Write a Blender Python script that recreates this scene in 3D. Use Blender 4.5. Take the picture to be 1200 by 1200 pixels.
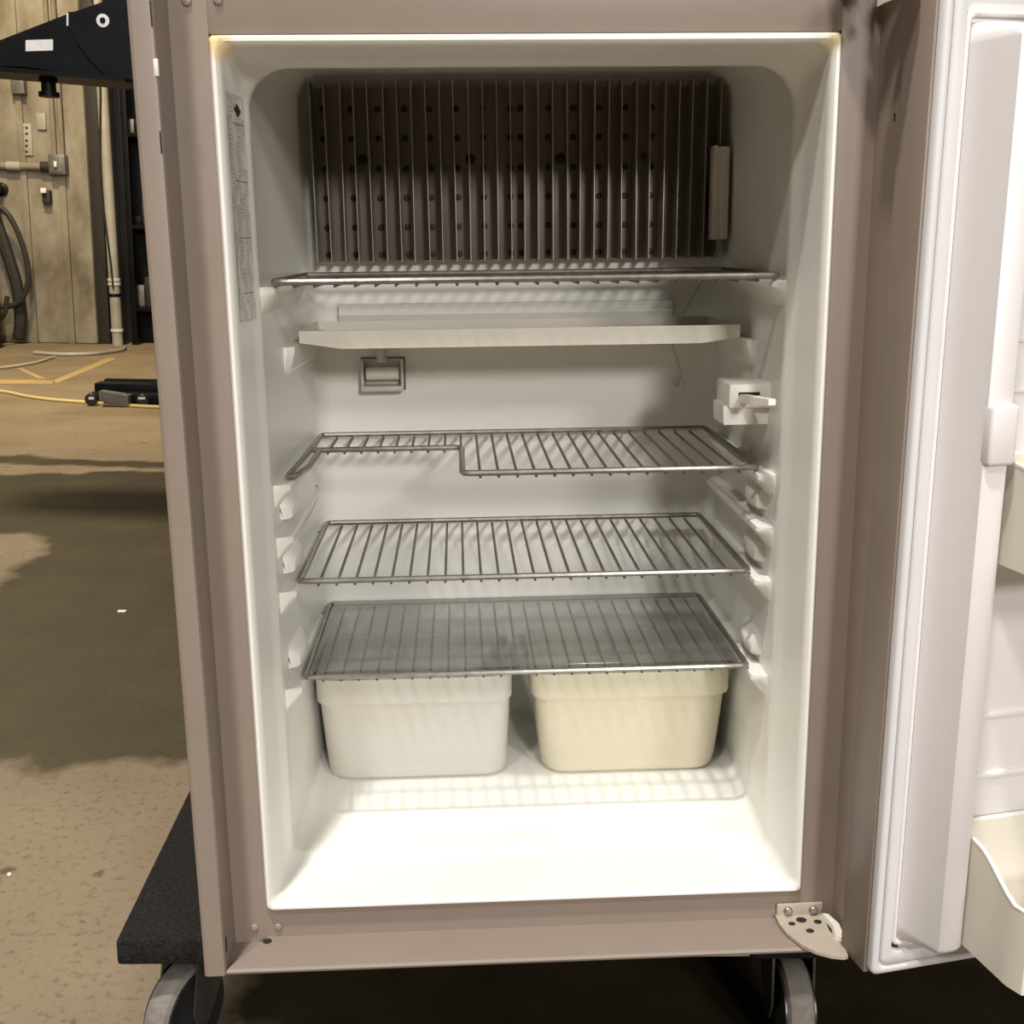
import bpy, bmesh, math, random
import numpy as np
from mathutils import Matrix, Vector
random.seed(4)
for o in list(bpy.data.objects): bpy.data.objects.remove(o, do_unlink=True)
S = bpy.context.scene
COL = S.collection

# ------------------------------------------------------------------ frames
# "fridge coordinates": origin at the bottom centre of the door opening, x right, y into the cabinet, z up.
# The cabinet leans a little on its dolly, TILT maps fridge coordinates to the level world (floor z = 0).
TILT = 0.0335
PIV = Vector((-0.30, 0.0, -0.036))
ZO = 0.19
MF = Matrix.Translation(PIV + Vector((0, 0, ZO))) @ Matrix.Rotation(-TILT, 4, 'Y') @ Matrix.Translation(-PIV)

# ------------------------------------------------------------------ camera
FPX = 1368.03
pitch, yaw, roll = 0.2265, 0.0438, -0.0123
fw = Vector((math.sin(yaw)*math.cos(pitch), math.cos(yaw)*math.cos(pitch), -math.sin(pitch)))
r0 = Vector((math.cos(yaw), -math.sin(yaw), 0)); u0 = r0.cross(fw)
rt = r0*math.cos(roll) + u0*math.sin(roll); up = u0*math.cos(roll) - r0*math.sin(roll)
m = Matrix.Identity(4)
for i in range(3):
    m[i][0] = rt[i]; m[i][1] = up[i]; m[i][2] = -fw[i]
m.translation = Vector((-0.0610, -0.9819, 0.5978))
cam_d = bpy.data.cameras.new('camera'); cam = bpy.data.objects.new('camera', cam_d); COL.objects.link(cam)
cam.matrix_world = MF @ m
cam_d.sensor_width = 36; cam_d.lens = FPX/1200*36; cam_d.clip_start = 0.02; cam_d.clip_end = 60
S.camera = cam
CW = cam.matrix_world.copy(); CO = CW.translation.copy()
def ray(px, py): return (CW.to_3x3() @ Vector(((px-600)/FPX, (600-py)/FPX, -1)))
def wy(px, py, Y): d = ray(px, py); return CO + d*((Y-CO.y)/d.y)      # point on the plane y = Y (world)
def wz(px, py, Z=0.0): d = ray(px, py); return CO + d*((Z-CO.z)/d.z)  # point on the plane z = Z (world)

# ------------------------------------------------------------------ world, lamps, exposure
W = bpy.data.worlds.new('world'); S.world = W; W.use_nodes = True
bg = W.node_tree.nodes['Background']; bg.inputs[0].default_value = (1.0, 0.93, 0.84, 1); bg.inputs[1].default_value = 0.018
def lamp(name, loc, target, size, power, col):
    l = bpy.data.lights.new(name, 'AREA'); l.shape = 'DISK'; l.size = size; l.energy = power; l.color = col
    o = bpy.data.objects.new(name, l); COL.objects.link(o); o.location = loc
    o.rotation_euler = (Vector(target)-Vector(loc)).to_track_quat('-Z', 'Y').to_euler(); return o
lamp('ceiling_lamp', (-1.07, -1.96, 7.0), (-0.7, -0.6, 0), 0.34, 400, (1.0, 0.965, 0.925))
lamp('ceiling_lamp', (-1.75, -3.7, 5.4), (-0.4, 0, 0.3), 0.50, 150, (1.0, 0.965, 0.925))
lamp('ceiling_lamp', (3.3, -7.4, 4.7), (0, 0, 0.5), 1.20, 215, (1.0, 0.97, 0.93))
lamp('ceiling_lamp', (2.7, -12.8, 4.4), (0, 0, 0.6), 1.40, 690, (1.0, 0.97, 0.93))
lamp('ceiling_lamp', (-2.6, 5.0, 4.6), (-2.6, 5.6, 0), 0.5, 300, (1.0, 0.81, 0.48))
S.view_settings.view_transform = 'Standard'; S.view_settings.look = 'None'
S.view_settings.exposure = 0.0; S.view_settings.gamma = 1.0; S.view_settings.use_curve_mapping = False

# ------------------------------------------------------------------ materials
MATS = {}
def mat(name, col, rough=0.5, metal=0.0, var=0.0, scale=8.0, bump=0.0, bscale=60.0, spec=0.5, stretch=None, col2=None):
    M = bpy.data.materials.new(name); M.use_nodes = True; nt = M.node_tree; N = nt.nodes; L = nt.links
    b = N['Principled BSDF']; b.inputs['Roughness'].default_value = rough; b.inputs['Metallic'].default_value = metal
    b.inputs['Specular IOR Level'].default_value = spec
    b.inputs['Base Color'].default_value = (*col, 1)
    tc = N.new('ShaderNodeTexCoord'); src = tc.outputs['Object']
    if stretch:
        mp = N.new('ShaderNodeMapping'); mp.inputs['Scale'].default_value = stretch; L.new(src, mp.inputs[0]); src = mp.outputs[0]
    if var or col2:
        n = N.new('ShaderNodeTexNoise'); n.inputs['Scale'].default_value = scale; n.inputs['Detail'].default_value = 6; n.inputs['Roughness'].default_value = 0.6
        L.new(src, n.inputs['Vector'])
        r = N.new('ShaderNodeValToRGB'); r.color_ramp.elements[0].position = 0.32; r.color_ramp.elements[1].position = 0.68
        c2 = col2 or tuple(c*(1-var) for c in col)
        r.color_ramp.elements[0].color = (*c2, 1); r.color_ramp.elements[1].color = (*col, 1)
        L.new(n.outputs['Fac'], r.inputs[0]); L.new(r.outputs[0], b.inputs['Base Color'])
    if bump:
        n2 = N.new('ShaderNodeTexNoise'); n2.inputs['Scale'].default_value = bscale; n2.inputs['Detail'].default_value = 3
        L.new(src, n2.inputs['Vector'])
        bp = N.new('ShaderNodeBump'); bp.inputs['Strength'].default_value = bump; bp.inputs['Distance'].default_value = 0.002
        L.new(n2.outputs['Fac'], bp.inputs['Height']); L.new(bp.outputs[0], b.inputs['Normal'])
    MATS[name] = M; return M
TAUPE = mat('taupe_paint', (0.265, 0.211, 0.172), 0.45, var=0.06, scale=14, bump=0.03, bscale=420)
HINGE = mat('hinge_paint', (0.47, 0.40, 0.32), 0.4, var=0.12, scale=30)
DOORW = mat('door_white', (0.79, 0.757, 0.75), 0.38, var=0.05, scale=5)
GASK = mat('gasket_vinyl', (0.67, 0.655, 0.66), 0.45, var=0.05, scale=9)
BINC = mat('bin_cream', (0.80, 0.75, 0.65), 0.35, var=0.04, scale=6)
DRW_W = mat('drawer_white', (0.62, 0.61, 0.57), 0.35, col2=(0.58, 0.55, 0.46), scale=4)
DRW_C = mat('drawer_cream', (0.71, 0.655, 0.50), 0.35, var=0.04, scale=6)
TRAYM = mat('tray_plastic', (0.72, 0.68, 0.58), 0.4, var=0.1, scale=6)
SWM = mat('switch_plastic', (0.86, 0.83, 0.75), 0.4)
GREYP = mat('cup_plastic', (0.62, 0.60, 0.54), 0.45, var=0.1, scale=40)
DARK = mat('dark_gap', (0.012, 0.011, 0.010), 0.8)
CHROME = mat('shelf_wire', (0.36, 0.34, 0.31), 0.34, 0.85, var=0.35, scale=90)
RODM = mat('shelf_rod', (0.20, 0.19, 0.17), 0.5, 0.6, var=0.3, scale=90)
ALU = mat('evaporator_plate', (0.27, 0.22, 0.19), 0.4, 0.25, col2=(0.15, 0.12, 0.11), scale=5, stretch=(6, 1, 0.6))
FINM = mat('fin_aluminium', (0.40, 0.36, 0.32), 0.42, 0.5, var=0.2, scale=30)
RIVD = mat('plate_rivet', (0.03, 0.022, 0.018), 0.6)
SCREW = mat('screw_steel', (0.45, 0.42, 0.38), 0.35, 0.8, var=0.3, scale=300)
CARPET = mat('black_carpet', (0.009, 0.009, 0.009), 0.95, var=0.6, scale=260, bump=1.0, bscale=420, spec=0.1, col2=(0.028, 0.026, 0.024))
WOOD = mat('rail_wood', (0.52, 0.44, 0.30), 0.6, var=0.25, scale=6, stretch=(1, 8, 8))
BLKM = mat('black_steel', (0.007, 0.007, 0.008), 0.45, 0.0, var=0.5, scale=12, spec=0.15)
FORK = mat('caster_fork', (0.10, 0.09, 0.075), 0.45, 0.5, var=0.4, scale=40)
TYRE = mat('caster_tread', (0.24, 0.215, 0.185), 0.8, var=0.3, scale=120)
HUB = mat('caster_hub', (0.02, 0.02, 0.021), 0.3)
RUBBER = mat('hose_rubber', (0.026, 0.021, 0.016), 0.55, var=0.3, scale=20)
CONDU = mat('conduit_paint', (0.26, 0.225, 0.165), 0.6, var=0.35, scale=10)
BOXM = mat('junction_box_steel', (0.20, 0.19, 0.165), 0.5, 0.4, var=0.4, scale=25)
BROWN = mat('brown_steel', (0.028, 0.021, 0.015), 0.65, var=0.5, scale=4, stretch=(4, 4, 1))
PIPEW = mat('white_pipe', (0.40, 0.365, 0.30), 0.55, var=0.3, scale=5)
YELL = mat('yellow_paint', (0.46, 0.31, 0.10), 0.7, col2=(0.33, 0.25, 0.14), scale=6)
CORDY = mat('yellow_cord', (0.66, 0.52, 0.22), 0.55)
CORDW = mat('pale_cord', (0.45, 0.38, 0.27), 0.55)
PAPER = mat('paper_label', (0.75, 0.73, 0.70), 0.6, var=0.1, scale=60)
CRUMB = mat('white_crumb', (0.8, 0.78, 0.72), 0.7)

def stained_liner():
    M = mat('liner_plastic', (0.83, 0.815, 0.755), 0.34, var=0.04, scale=4)
    nt = M.node_tree; N = nt.nodes; L = nt.links; b = N['Principled BSDF']
    src = b.inputs['Base Color'].links[0].from_socket
    geo = N.new('ShaderNodeTexCoord'); last = src
    for c, rad, yc in (((-0.2465, -0.28, 0.7890), 0.018, (0.83, 0.56, 0.20)), ((0.2440, -0.28, 0.7880), 0.015, (0.80, 0.66, 0.32))):
        d = N.new('ShaderNodeVectorMath'); d.operation = 'DISTANCE'; L.new(geo.outputs['Object'], d.inputs[0]); d.inputs[1].default_value = c
        nz = N.new('ShaderNodeTexNoise'); nz.inputs['Scale'].default_value = 130; L.new(geo.outputs['Object'], nz.inputs['Vector'])
        ad = N.new('ShaderNodeMath'); ad.operation = 'MULTIPLY_ADD'; L.new(nz.outputs['Fac'], ad.inputs[0]); ad.inputs[1].default_value = 0.012; L.new(d.outputs['Value'], ad.inputs[2])
        mr = N.new('ShaderNodeMapRange'); L.new(ad.outputs[0], mr.inputs[0]); mr.inputs[1].default_value = rad*0.7; mr.inputs[2].default_value = rad*1.35
        mr.inputs[3].default_value = 0.85; mr.inputs[4].default_value = 0.0
        mx = N.new('ShaderNodeMix'); mx.data_type = 'RGBA'; L.new(mr.outputs[0], mx.inputs[0]); L.new(last, mx.inputs[6]); mx.inputs[7].default_value = (*yc, 1)
        last = mx.outputs[2]
    L.new(last, b.inputs['Base Color']); return M
LINER = stained_liner()

def clear_plastic():
    M = bpy.data.materials.new('clear_plastic'); M.use_nodes = True; nt = M.node_tree; N = nt.nodes; L = nt.links
    for n in list(N):
        if n.type == 'BSDF_PRINCIPLED': N.remove(n)
    out = [n for n in N if n.type == 'OUTPUT_MATERIAL'][0]
    t = N.new('ShaderNodeBsdfTransparent'); t.inputs[0].default_value = (0.86, 0.87, 0.875, 1)
    g = N.new('ShaderNodeBsdfGlossy'); g.inputs['Roughness'].default_value = 0.12
    df = N.new('ShaderNodeBsdfDiffuse'); df.inputs[0].default_value = (0.6, 0.6, 0.59, 1)
    m1 = N.new('ShaderNodeMixShader'); m1.inputs[0].default_value = 0.06; L.new(t.outputs[0], m1.inputs[1]); L.new(df.outputs[0], m1.inputs[2])
    lw = N.new('ShaderNodeLayerWeight'); lw.inputs[0].default_value = 0.5
    pw = N.new('ShaderNodeMath'); pw.operation = 'POWER'; L.new(lw.outputs['Facing'], pw.inputs[0]); pw.inputs[1].default_value = 5.0
    fr = N.new('ShaderNodeMath'); fr.operation = 'MULTIPLY_ADD'; L.new(pw.outputs[0], fr.inputs[0]); fr.inputs[1].default_value = 0.9; fr.inputs[2].default_value = 0.04
    m2 = N.new('ShaderNodeMixShader'); L.new(fr.outputs[0], m2.inputs[0]); L.new(m1.outputs[0], m2.inputs[1]); L.new(g.outputs[0], m2.inputs[2])
    L.new(m2.outputs[0], out.inputs[0]); return M
CLEAR = clear_plastic()

def fine_print():
    # illegible fine print in ruled blocks on a clear sticker, u across the lines, v along them
    M = mat('fine_print', (0.74, 0.72, 0.65), 0.45); nt = M.node_tree; N = nt.nodes; L = nt.links; b = N['Principled BSDF']
    uv = N.new('ShaderNodeUVMap'); sp = N.new('ShaderNodeSeparateXYZ'); L.new(uv.outputs[0], sp.inputs[0])
    def math_(op, a, bb=None, c=None):
        n = N.new('ShaderNodeMath'); n.operation = op
        for i, v in enumerate((a, bb, c)):
            if v is None: continue
            if isinstance(v, (int, float)): n.inputs[i].default_value = v
            else: L.new(v, n.inputs[i])
        return n.outputs[0]
    u, v = sp.outputs[0], sp.outputs[1]
    rows = math_('LESS_THAN', math_('FRACT', math_('MULTIPLY', u, 13.0)), 0.62)
    cx = N.new('ShaderNodeCombineXYZ'); L.new(math_('FLOOR', math_('MULTIPLY', u, 13.0)), cx.inputs[0]); L.new(math_('MULTIPLY', v, 150.0), cx.inputs[1])
    n1 = N.new('ShaderNodeTexNoise'); n1.inputs['Scale'].default_value = 1.0; n1.inputs['Detail'].default_value = 1; L.new(cx.outputs[0], n1.inputs['Vector'])
    letters = math_('GREATER_THAN', n1.outputs['Fac'], 0.50)
    cx2 = N.new('ShaderNodeCombineXYZ'); L.new(math_('MULTIPLY', u, 5.0), cx2.inputs[0]); L.new(math_('MULTIPLY', v, 9.0), cx2.inputs[1])
    n2 = N.new('ShaderNodeTexNoise'); n2.inputs['Scale'].default_value = 1.0; n2.inputs['Detail'].default_value = 0; L.new(cx2.outputs[0], n2.inputs['Vector'])
    blocks = math_('GREATER_THAN', n2.outputs['Fac'], 0.43)
    ink = math_('MULTIPLY', math_('MULTIPLY', rows, letters), blocks)
    rule = math_('LESS_THAN', math_('ABSOLUTE', math_('SUBTRACT', math_('FRACT', math_('MULTIPLY', v, 4.0)), 0.5)), 0.012)
    mr_ = math_('MULTIPLY', math_('GREATER_THAN', u, 0.25), math_('LESS_THAN', u, 0.92))
    ink = math_('MAXIMUM', ink, math_('MULTIPLY', rule, mr_))
    # black diamond emblem near the head of the sticker
    dm = math_('LESS_THAN', math_('ADD', math_('MULTIPLY', math_('ABSOLUTE', math_('SUBTRACT', u, 0.55)), 1.0), math_('MULTIPLY', math_('ABSOLUTE', math_('SUBTRACT', v, 0.935)), 7.0)), 0.22)
    ink = math_('MAXIMUM', math_('MULTIPLY', ink, 0.72), dm)
    mx = N.new('ShaderNodeMix'); mx.data_type = 'RGBA'; L.new(ink, mx.inputs[0]); mx.inputs[6].default_value = (0.74, 0.72, 0.65, 1); mx.inputs[7].default_value = (0.03, 0.03, 0.03, 1)
    L.new(mx.outputs[2], b.inputs['Base Color']); return M
PRINT = fine_print()

# ------------------------------------------------------------------ mesh helpers
class MB:
    def __init__(s): s.v = []; s.f = []
    def add(s, v, f):
        k = len(s.v); s.v += [tuple(p) for p in v]; s.f += [tuple(i+k for i in q) for q in f]; return s
    def box(s, a, b, bev=0.0, seg=2):
        x0, y0, z0 = a; x1, y1, z1 = b
        bm = bmesh.new(); bmesh.ops.create_cube(bm, size=1)
        for v in bm.verts:
            v.co = Vector(((x0+x1)/2+v.co.x*(x1-x0), (y0+y1)/2+v.co.y*(y1-y0), (z0+z1)/2+v.co.z*(z1-z0)))
        if bev: bmesh.ops.bevel(bm, geom=bm.edges[:], offset=bev, segments=seg, profile=0.5, affect='EDGES')
        bm.verts.index_update()
        s.add([v.co[:] for v in bm.verts], [[v.index for v in f.verts] for f in bm.faces]); bm.free(); return s
    def loft(s, rings, cap0=True, cap1=True, closed=True):
        n = len(rings[0]); v = [p for r in rings for p in r]; f = []
        for i in range(len(rings)-1):
            for j in range(n if closed else n-1):
                k = (j+1) % n; f.append((i*n+j, i*n+k, (i+1)*n+k, (i+1)*n+j))
        if cap0: f.append(tuple(range(n))[::-1])
        if cap1: f.append(tuple((len(rings)-1)*n+j for j in range(n)))
        return s.add(v, f)
    def prism(s, poly, fn0, fn1):       # extrude a 2D outline between two placements
        return s.loft([[fn0(*p) for p in poly], [fn1(*p) for p in poly]])
    def tube(s, pts, r, n=8, closed=False, cap=True):
        pts = [Vector(p) for p in pts]; rings = []; N = len(pts); prev = None
        for i, p in enumerate(pts):
            if closed: d = (pts[(i+1) % N]-pts[i-1])
            else: d = pts[min(i+1, N-1)]-pts[max(i-1, 0)]
            d.normalize()
            a = prev if prev is not None else (Vector((0, 0, 1)) if abs(d.z) < 0.9 else Vector((1, 0, 0)))
            a = (a - d*a.dot(d)).normalized(); prev = a; b = d.cross(a)
            rr = r[i] if isinstance(r, (list, tuple)) else r
            rings.append([p+a*math.cos(t)*rr+b*math.sin(t)*rr for t in [2*math.pi*k/n for k in range(n)]])
        if closed: rings.append(rings[0]); cap = False
        return s.loft(rings, cap, cap)
    def cyl(s, c, axis, r, h, n=20, bev=0.0):
        c = Vector(c); ax = Vector(axis).normalized()
        if bev: prof = [(-h/2, r-bev), (-h/2+bev, r), (h/2-bev, r), (h/2, r-bev)]
        else: prof = [(-h/2, r), (h/2, r)]
        return s.lathe(c, ax, prof, n)
    def lathe(s, c, ax, prof, n=20):
        c = Vector(c); ax = Vector(ax).normalized()
        a = ax.orthogonal().normalized(); b = ax.cross(a)
        rings = [[c+ax*h+(a*math.cos(t)+b*math.sin(t))*r for t in [2*math.pi*k/n for k in range(n)]] for h, r in prof]
        return s.loft(rings)
def mesh(name, mb, mats, off=Vector((0, 0, 0)), sharp=35):
    me = bpy.data.meshes.new(name); me.from_pydata([tuple(Vector(p)-off) for p in mb.v], [], mb.f); me.update()
    bm = bmesh.new(); bm.from_mesh(me); bmesh.ops.recalc_face_normals(bm, faces=bm.faces[:]); bm.to_mesh(me); bm.free()
    me.materials.append(mats); me.polygons.foreach_set('use_smooth', [True]*len(me.polygons)); me.set_sharp_from_angle(angle=math.radians(sharp))
    return me
OFF = {}
def thing(name, label, cat, base, fridge=False, group=None, rz=0.0):
    o = bpy.data.objects.new(name, None); COL.objects.link(o); o.empty_display_size = 0.05
    base = Vector(base)
    o.matrix_world = (MF @ Matrix.Translation(base)) if fridge else Matrix.Translation(base)
    OFF[o] = base; tag(o, label, cat, group); return o
def tag(o, label=None, cat=None, group=None, kind=None):
    for k, v in (('label', label), ('category', cat), ('group', group), ('kind', kind)):
        if v: o[k] = v
    return o
def part(name, mb, m_, parent, label=None, sharp=35):
    off = OFF[parent]; o = bpy.data.objects.new(name, mesh(name, mb, m_, off, sharp)); COL.objects.link(o); o.parent = parent
    OFF[o] = off
    if label: o['label'] = label
    return o
def piece(name, me, parent, loc, rot=None):     # a part that shares mesh data; loc in the thing's building frame
    o = bpy.data.objects.new(name, me); COL.objects.link(o); o.parent = parent; o.location = Vector(loc)-OFF[parent]
    if rot: o.rotation_euler = rot
    return o
def solo(name, mb, m_, label, cat, base, fridge=False, group=None, sharp=35):   # a thing that is one mesh
    base = Vector(base); o = bpy.data.objects.new(name, mesh(name, mb, m_, base, sharp)); COL.objects.link(o)
    o.matrix_world = (MF @ Matrix.Translation(base)) if fridge else Matrix.Translation(base)
    OFF[o] = base; return tag(o, label, cat, group)
def rrect(x0, x1, z0, z1, r, n=6, rb=None):
    pts = []; q_ = r if rb is None else min(rb, r); r_ = r
    for cx, cz, a0, r in ((x1-r, z1-r, 0, r), (x0+r, z1-r, 90, r), (x0+q_, z0+q_, 180, q_), (x1-q_, z0+q_, 270, q_)):
        for k in range(n+1):
            a = math.radians(a0+90*k/n); pts.append((cx+r*math.cos(a), cz+r*math.sin(a)))
    return pts

# ================================================================== THE SETTING
# floor, with a per-vertex mask: the damp stain's outline, plus painted shade under the refrigerator
def polyw(pts): return np.array([wz(*p)[:2] for p in pts])
wet_main = polyw([(-200, 562), (-40, 557), (20, 557), (60, 554), (90, 556), (112, 552), (190, 553), (330, 553), (420, 640), (420, 800), (330, 893), (220, 893), (150, 891), (90, 897), (60, 905), (20, 893), (-60, 890), (-260, 880)])
wet_dry = polyw([(-90, 628), (-10, 625), (30, 624), (52, 629), (62, 636), (50, 650), (30, 660), (18, 672), (0, 684), (-25, 700), (-90, 720)])
wet_strip = polyw([(-120, 538), (0, 535), (30, 533), (60, 537), (120, 540), (190, 541), (300, 541), (300, 549), (190, 549), (120, 546), (60, 545), (0, 543), (-120, 545)])
def sdf(P, poly):
    n = len(poly); d = np.full(len(P), 1e9); ins = np.zeros(len(P), bool)
    for i in range(n):
        a, b = poly[i], poly[(i+1) % n]; ab = b-a
        t = np.clip(((P-a)@ab)/(ab@ab), 0, 1); q = a+t[:, None]*ab
        d = np.minimum(d, np.hypot(*(P-q).T))
        c = ((a[1] > P[:, 1]) != (b[1] > P[:, 1])); 
        with np.errstate(divide='ignore', invalid='ignore'):
            xi = (b[0]-a[0])*(P[:, 1]-a[1])/(b[1]-a[1])+a[0]
        ins ^= c & (P[:, 0] < xi)
    return np.where(ins, -d, d)
gx = np.unique(np.concatenate([np.linspace(-9, -2.6, 8), np.arange(-2.6, 0.0, 0.016), np.arange(0.0, 1.8, 0.04), np.linspace(1.8, 9, 8)]))
gy = np.unique(np.concatenate([np.linspace(-12, -0.4, 8), np.arange(-0.4, 0.4, 0.04), np.arange(0.4, 3.8, 0.016), np.linspace(3.8, 14, 10)]))
GX, GY = np.meshgrid(gx, gy); P2 = np.stack([GX.ravel(), GY.ravel()], 1)
wm = np.maximum(sdf(P2, wet_main), -sdf(P2, wet_dry)); wet_shade = np.minimum(np.minimum(wm, sdf(P2, wet_strip)), sdf(P2, np.array([(-0.30, -0.16), (0.05, -0.24), (0.5, -0.2), (1.0, -0.26), (1.6, 0.0), (1.5, 0.9), (0.4, 1.0), (-0.2, 0.9), (-0.31, 0.3)])))  # last outline paints the shade beneath refrigerator and door into the floor colour
nx, ny = len(gx), len(gy)
fl = bpy.data.meshes.new('floor')
idx = np.arange(nx*ny).reshape(ny, nx)
fl.from_pydata([(a, b, 0.0) for a, b in P2], [], np.stack([idx[:-1, :-1], idx[:-1, 1:], idx[1:, 1:], idx[1:, :-1]], -1).reshape(-1, 4).tolist())
at = fl.attributes.new('wet_shade', 'FLOAT', 'POINT'); at.data.foreach_set('value', wet_shade.astype(np.float32))
def concrete():
    M = bpy.data.materials.new('concrete_floor'); M.use_nodes = True; nt = M.node_tree; N = nt.nodes; L = nt.links; b = N['Principled BSDF']
    tc = N.new('ShaderNodeTexCoord')
    def noise(scale, det=6, rough=0.6):
        n = N.new('ShaderNodeTexNoise'); n.inputs['Scale'].default_value = scale; n.inputs['Detail'].default_value = det; n.inputs['Roughness'].default_value = rough
        L.new(tc.outputs['Object'], n.inputs['Vector']); return n.outputs['Fac']
    def ramp(src, stops):
        r = N.new('ShaderNodeValToRGB'); e = r.color_ramp.elements
        e[0].position, e[0].color = stops[0][0], (*stops[0][1], 1); e[1].position, e[1].color = stops[-1][0], (*stops[-1][1], 1)
        for p, c in stops[1:-1]:
            q = e.new(p); q.color = (*c, 1)
        L.new(src, r.inputs[0]); return r.outputs[0]
    def mix(f, a, bcol, mode='MIX'):
        m_ = N.new('ShaderNodeMix'); m_.data_type = 'RGBA'; m_.blend_type = mode
        if isinstance(f, float): m_.inputs[0].default_value = f
        else: L.new(f, m_.inputs[0])
        for i, s_ in ((6, a), (7, bcol)):
            if isinstance(s_, tuple): m_.inputs[i].default_value = (*s_, 1)
            else: L.new(s_, m_.inputs[i])
        return m_.outputs[2]
    base = ramp(noise(1.6), [(0.3, (0.175, 0.135, 0.090)), (0.7, (0.265, 0.208, 0.140))])
    spk = ramp(noise(75, 4, 0.7), [(0.33, (0.55, 0.50, 0.44)), (0.47, (1, 1, 1))])
    base = mix(0.75, base, spk, 'MULTIPLY')
    pit = ramp(noise(24, 3, 0.5), [(0.26, (0.35, 0.30, 0.25)), (0.33, (1, 1, 1))])
    base = mix(0.8, base, pit, 'MULTIPLY')
    wet_shade_col = ramp(noise(3.2, 8, 0.65), [(0.30, (0.016, 0.0125, 0.006)), (0.55, (0.035, 0.026, 0.012)), (0.75, (0.058, 0.045, 0.024))])
    a = N.new('ShaderNodeAttribute'); a.attribute_name = 'wet_shade'
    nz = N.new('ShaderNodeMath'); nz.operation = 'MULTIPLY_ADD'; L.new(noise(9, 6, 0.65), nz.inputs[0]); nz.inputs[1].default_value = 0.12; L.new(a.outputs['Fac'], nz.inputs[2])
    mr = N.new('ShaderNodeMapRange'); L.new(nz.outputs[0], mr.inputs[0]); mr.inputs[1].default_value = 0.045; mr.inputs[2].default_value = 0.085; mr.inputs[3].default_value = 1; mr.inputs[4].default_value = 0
    L.new(mix(mr.outputs[0], base, wet_shade_col), b.inputs['Base Color'])
    rr = N.new('ShaderNodeMapRange'); L.new(mr.outputs[0], rr.inputs[0]); rr.inputs[3].default_value = 0.75; rr.inputs[4].default_value = 0.55; b.inputs['Specular IOR Level'].default_value = 0.3; L.new(rr.outputs[0], b.inputs['Roughness'])
    bp = N.new('ShaderNodeBump'); bp.inputs['Strength'].default_value = 0.25; bp.inputs['Distance'].default_value = 0.003; L.new(noise(60), bp.inputs['Height']); L.new(bp.outputs[0], b.inputs['Normal'])
    return M
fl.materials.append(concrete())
floor = bpy.data.objects.new('floor', fl); COL.objects.link(floor); OFF[floor] = Vector((0, 0, 0))
tag(floor, 'grey brown concrete shop floor with a dark damp patch and painted shade under the refrigerator', None, None, 'structure')
# painted yellow line (lies on the floor)
def floor_strip(px_poly, h=0.002):
    mb = MB(); b_ = [wz(*p) for p in px_poly]
    mb.loft([[Vector((p.x, p.y, 0.0005)) for p in b_], [Vector((p.x, p.y, h)) for p in b_]]); return mb
part('painted_line', floor_strip([(-60, 443), (0, 445), (62, 446), (62, 450), (0, 450), (-60, 449)]), YELL, floor, 'worn yellow painted floor line')
part('painted_line', floor_strip([(62.5, 446), (66, 450), (136, 421), (128, 419)]), YELL, floor, 'worn yellow painted floor line')
part('painted_line', floor_strip([(20, 432), (26, 432), (54, 444), (44, 444)]), YELL, floor, 'worn yellow painted floor line')

# back wall with a cream masonry pier
WY = 8.0
def wall_mat():
    M = mat('painted_masonry', (0.33, 0.29, 0.22), 0.75, col2=(0.15, 0.122, 0.082), scale=3.4, bump=0.5, bscale=14, stretch=(1.5, 1, 0.8)); return M
WALLM = wall_mat()
def wall_at(px, py): return wy(px, py, WY)
xr = wall_at(106, 250).x
xl = -9.0
mb = MB(); mb.box((xl, WY+0.25, 0.0), (9.0, WY+0.45, 4.2)); wb = bpy.data.objects.new('wall_back', mesh('wall_back', mb, BROWN)); COL.objects.link(wb); OFF[wb] = Vector((0, 0, 0))
tag(wb, 'dark back wall of the workshop behind the rack', None, None, 'structure')
pier = bpy.data.objects.new('wall_pier', mesh('wall_pier', MB().box((xl, WY, 0.0), (xr, WY+0.25, 4.2), 0.02), WALLM)); COL.objects.link(pier); OFF[pier] = Vector((0, 0, 0))
tag(pier, 'cream painted concrete wall pier with vertical ribs and stains', None, None, 'structure')
for pxx, w_ in ((18, 0.05), (64, 0.05)):
    c = wall_at(pxx, 60).x
    part('wall_rib', MB().box((c-w_/2, WY-0.02, 0.0), (c+w_/2, WY+0.01, 4.1), 0.008), WALLM, pier)
# ================================================================== REFRIGERATOR
fr = thing('refrigerator', 'taupe framed refrigerator with white interior and door swung wide open', 'refrigerator', (0, 0.28, -0.036), True)
ZT = 1.24                                    # top of the cabinet (freezer section continues above the picture)
# frame posts: plan outline extruded upwards
LP = [(-0.2505, 0.0), (-0.2800, 0.0), (-0.2805, -0.0005), (-0.2805, -0.0465), (-0.2815, -0.0485), (-0.2840, -0.0492), (-0.2965, -0.0492), (-0.2990, -0.0480), (-0.3000, -0.0455), (-0.3000, 0.012), (-0.2505, 0.012)]
RP = [(0.2505, 0.0), (0.2812, 0.0), (0.2816, -0.0005), (0.2852, -0.0440), (0.2862, -0.0460), (0.2885, -0.0470), (0.2965, -0.0470), (0.2990, -0.0458), (0.3000, -0.0430), (0.3000, 0.012), (0.2505, 0.012)]
for pr in (LP, RP):
    part('frame_post', MB().prism(pr, lambda x, y: (x, y, -0.036), lambda x, y: (x, y, ZT)), TAUPE, fr, sharp=25)
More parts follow.
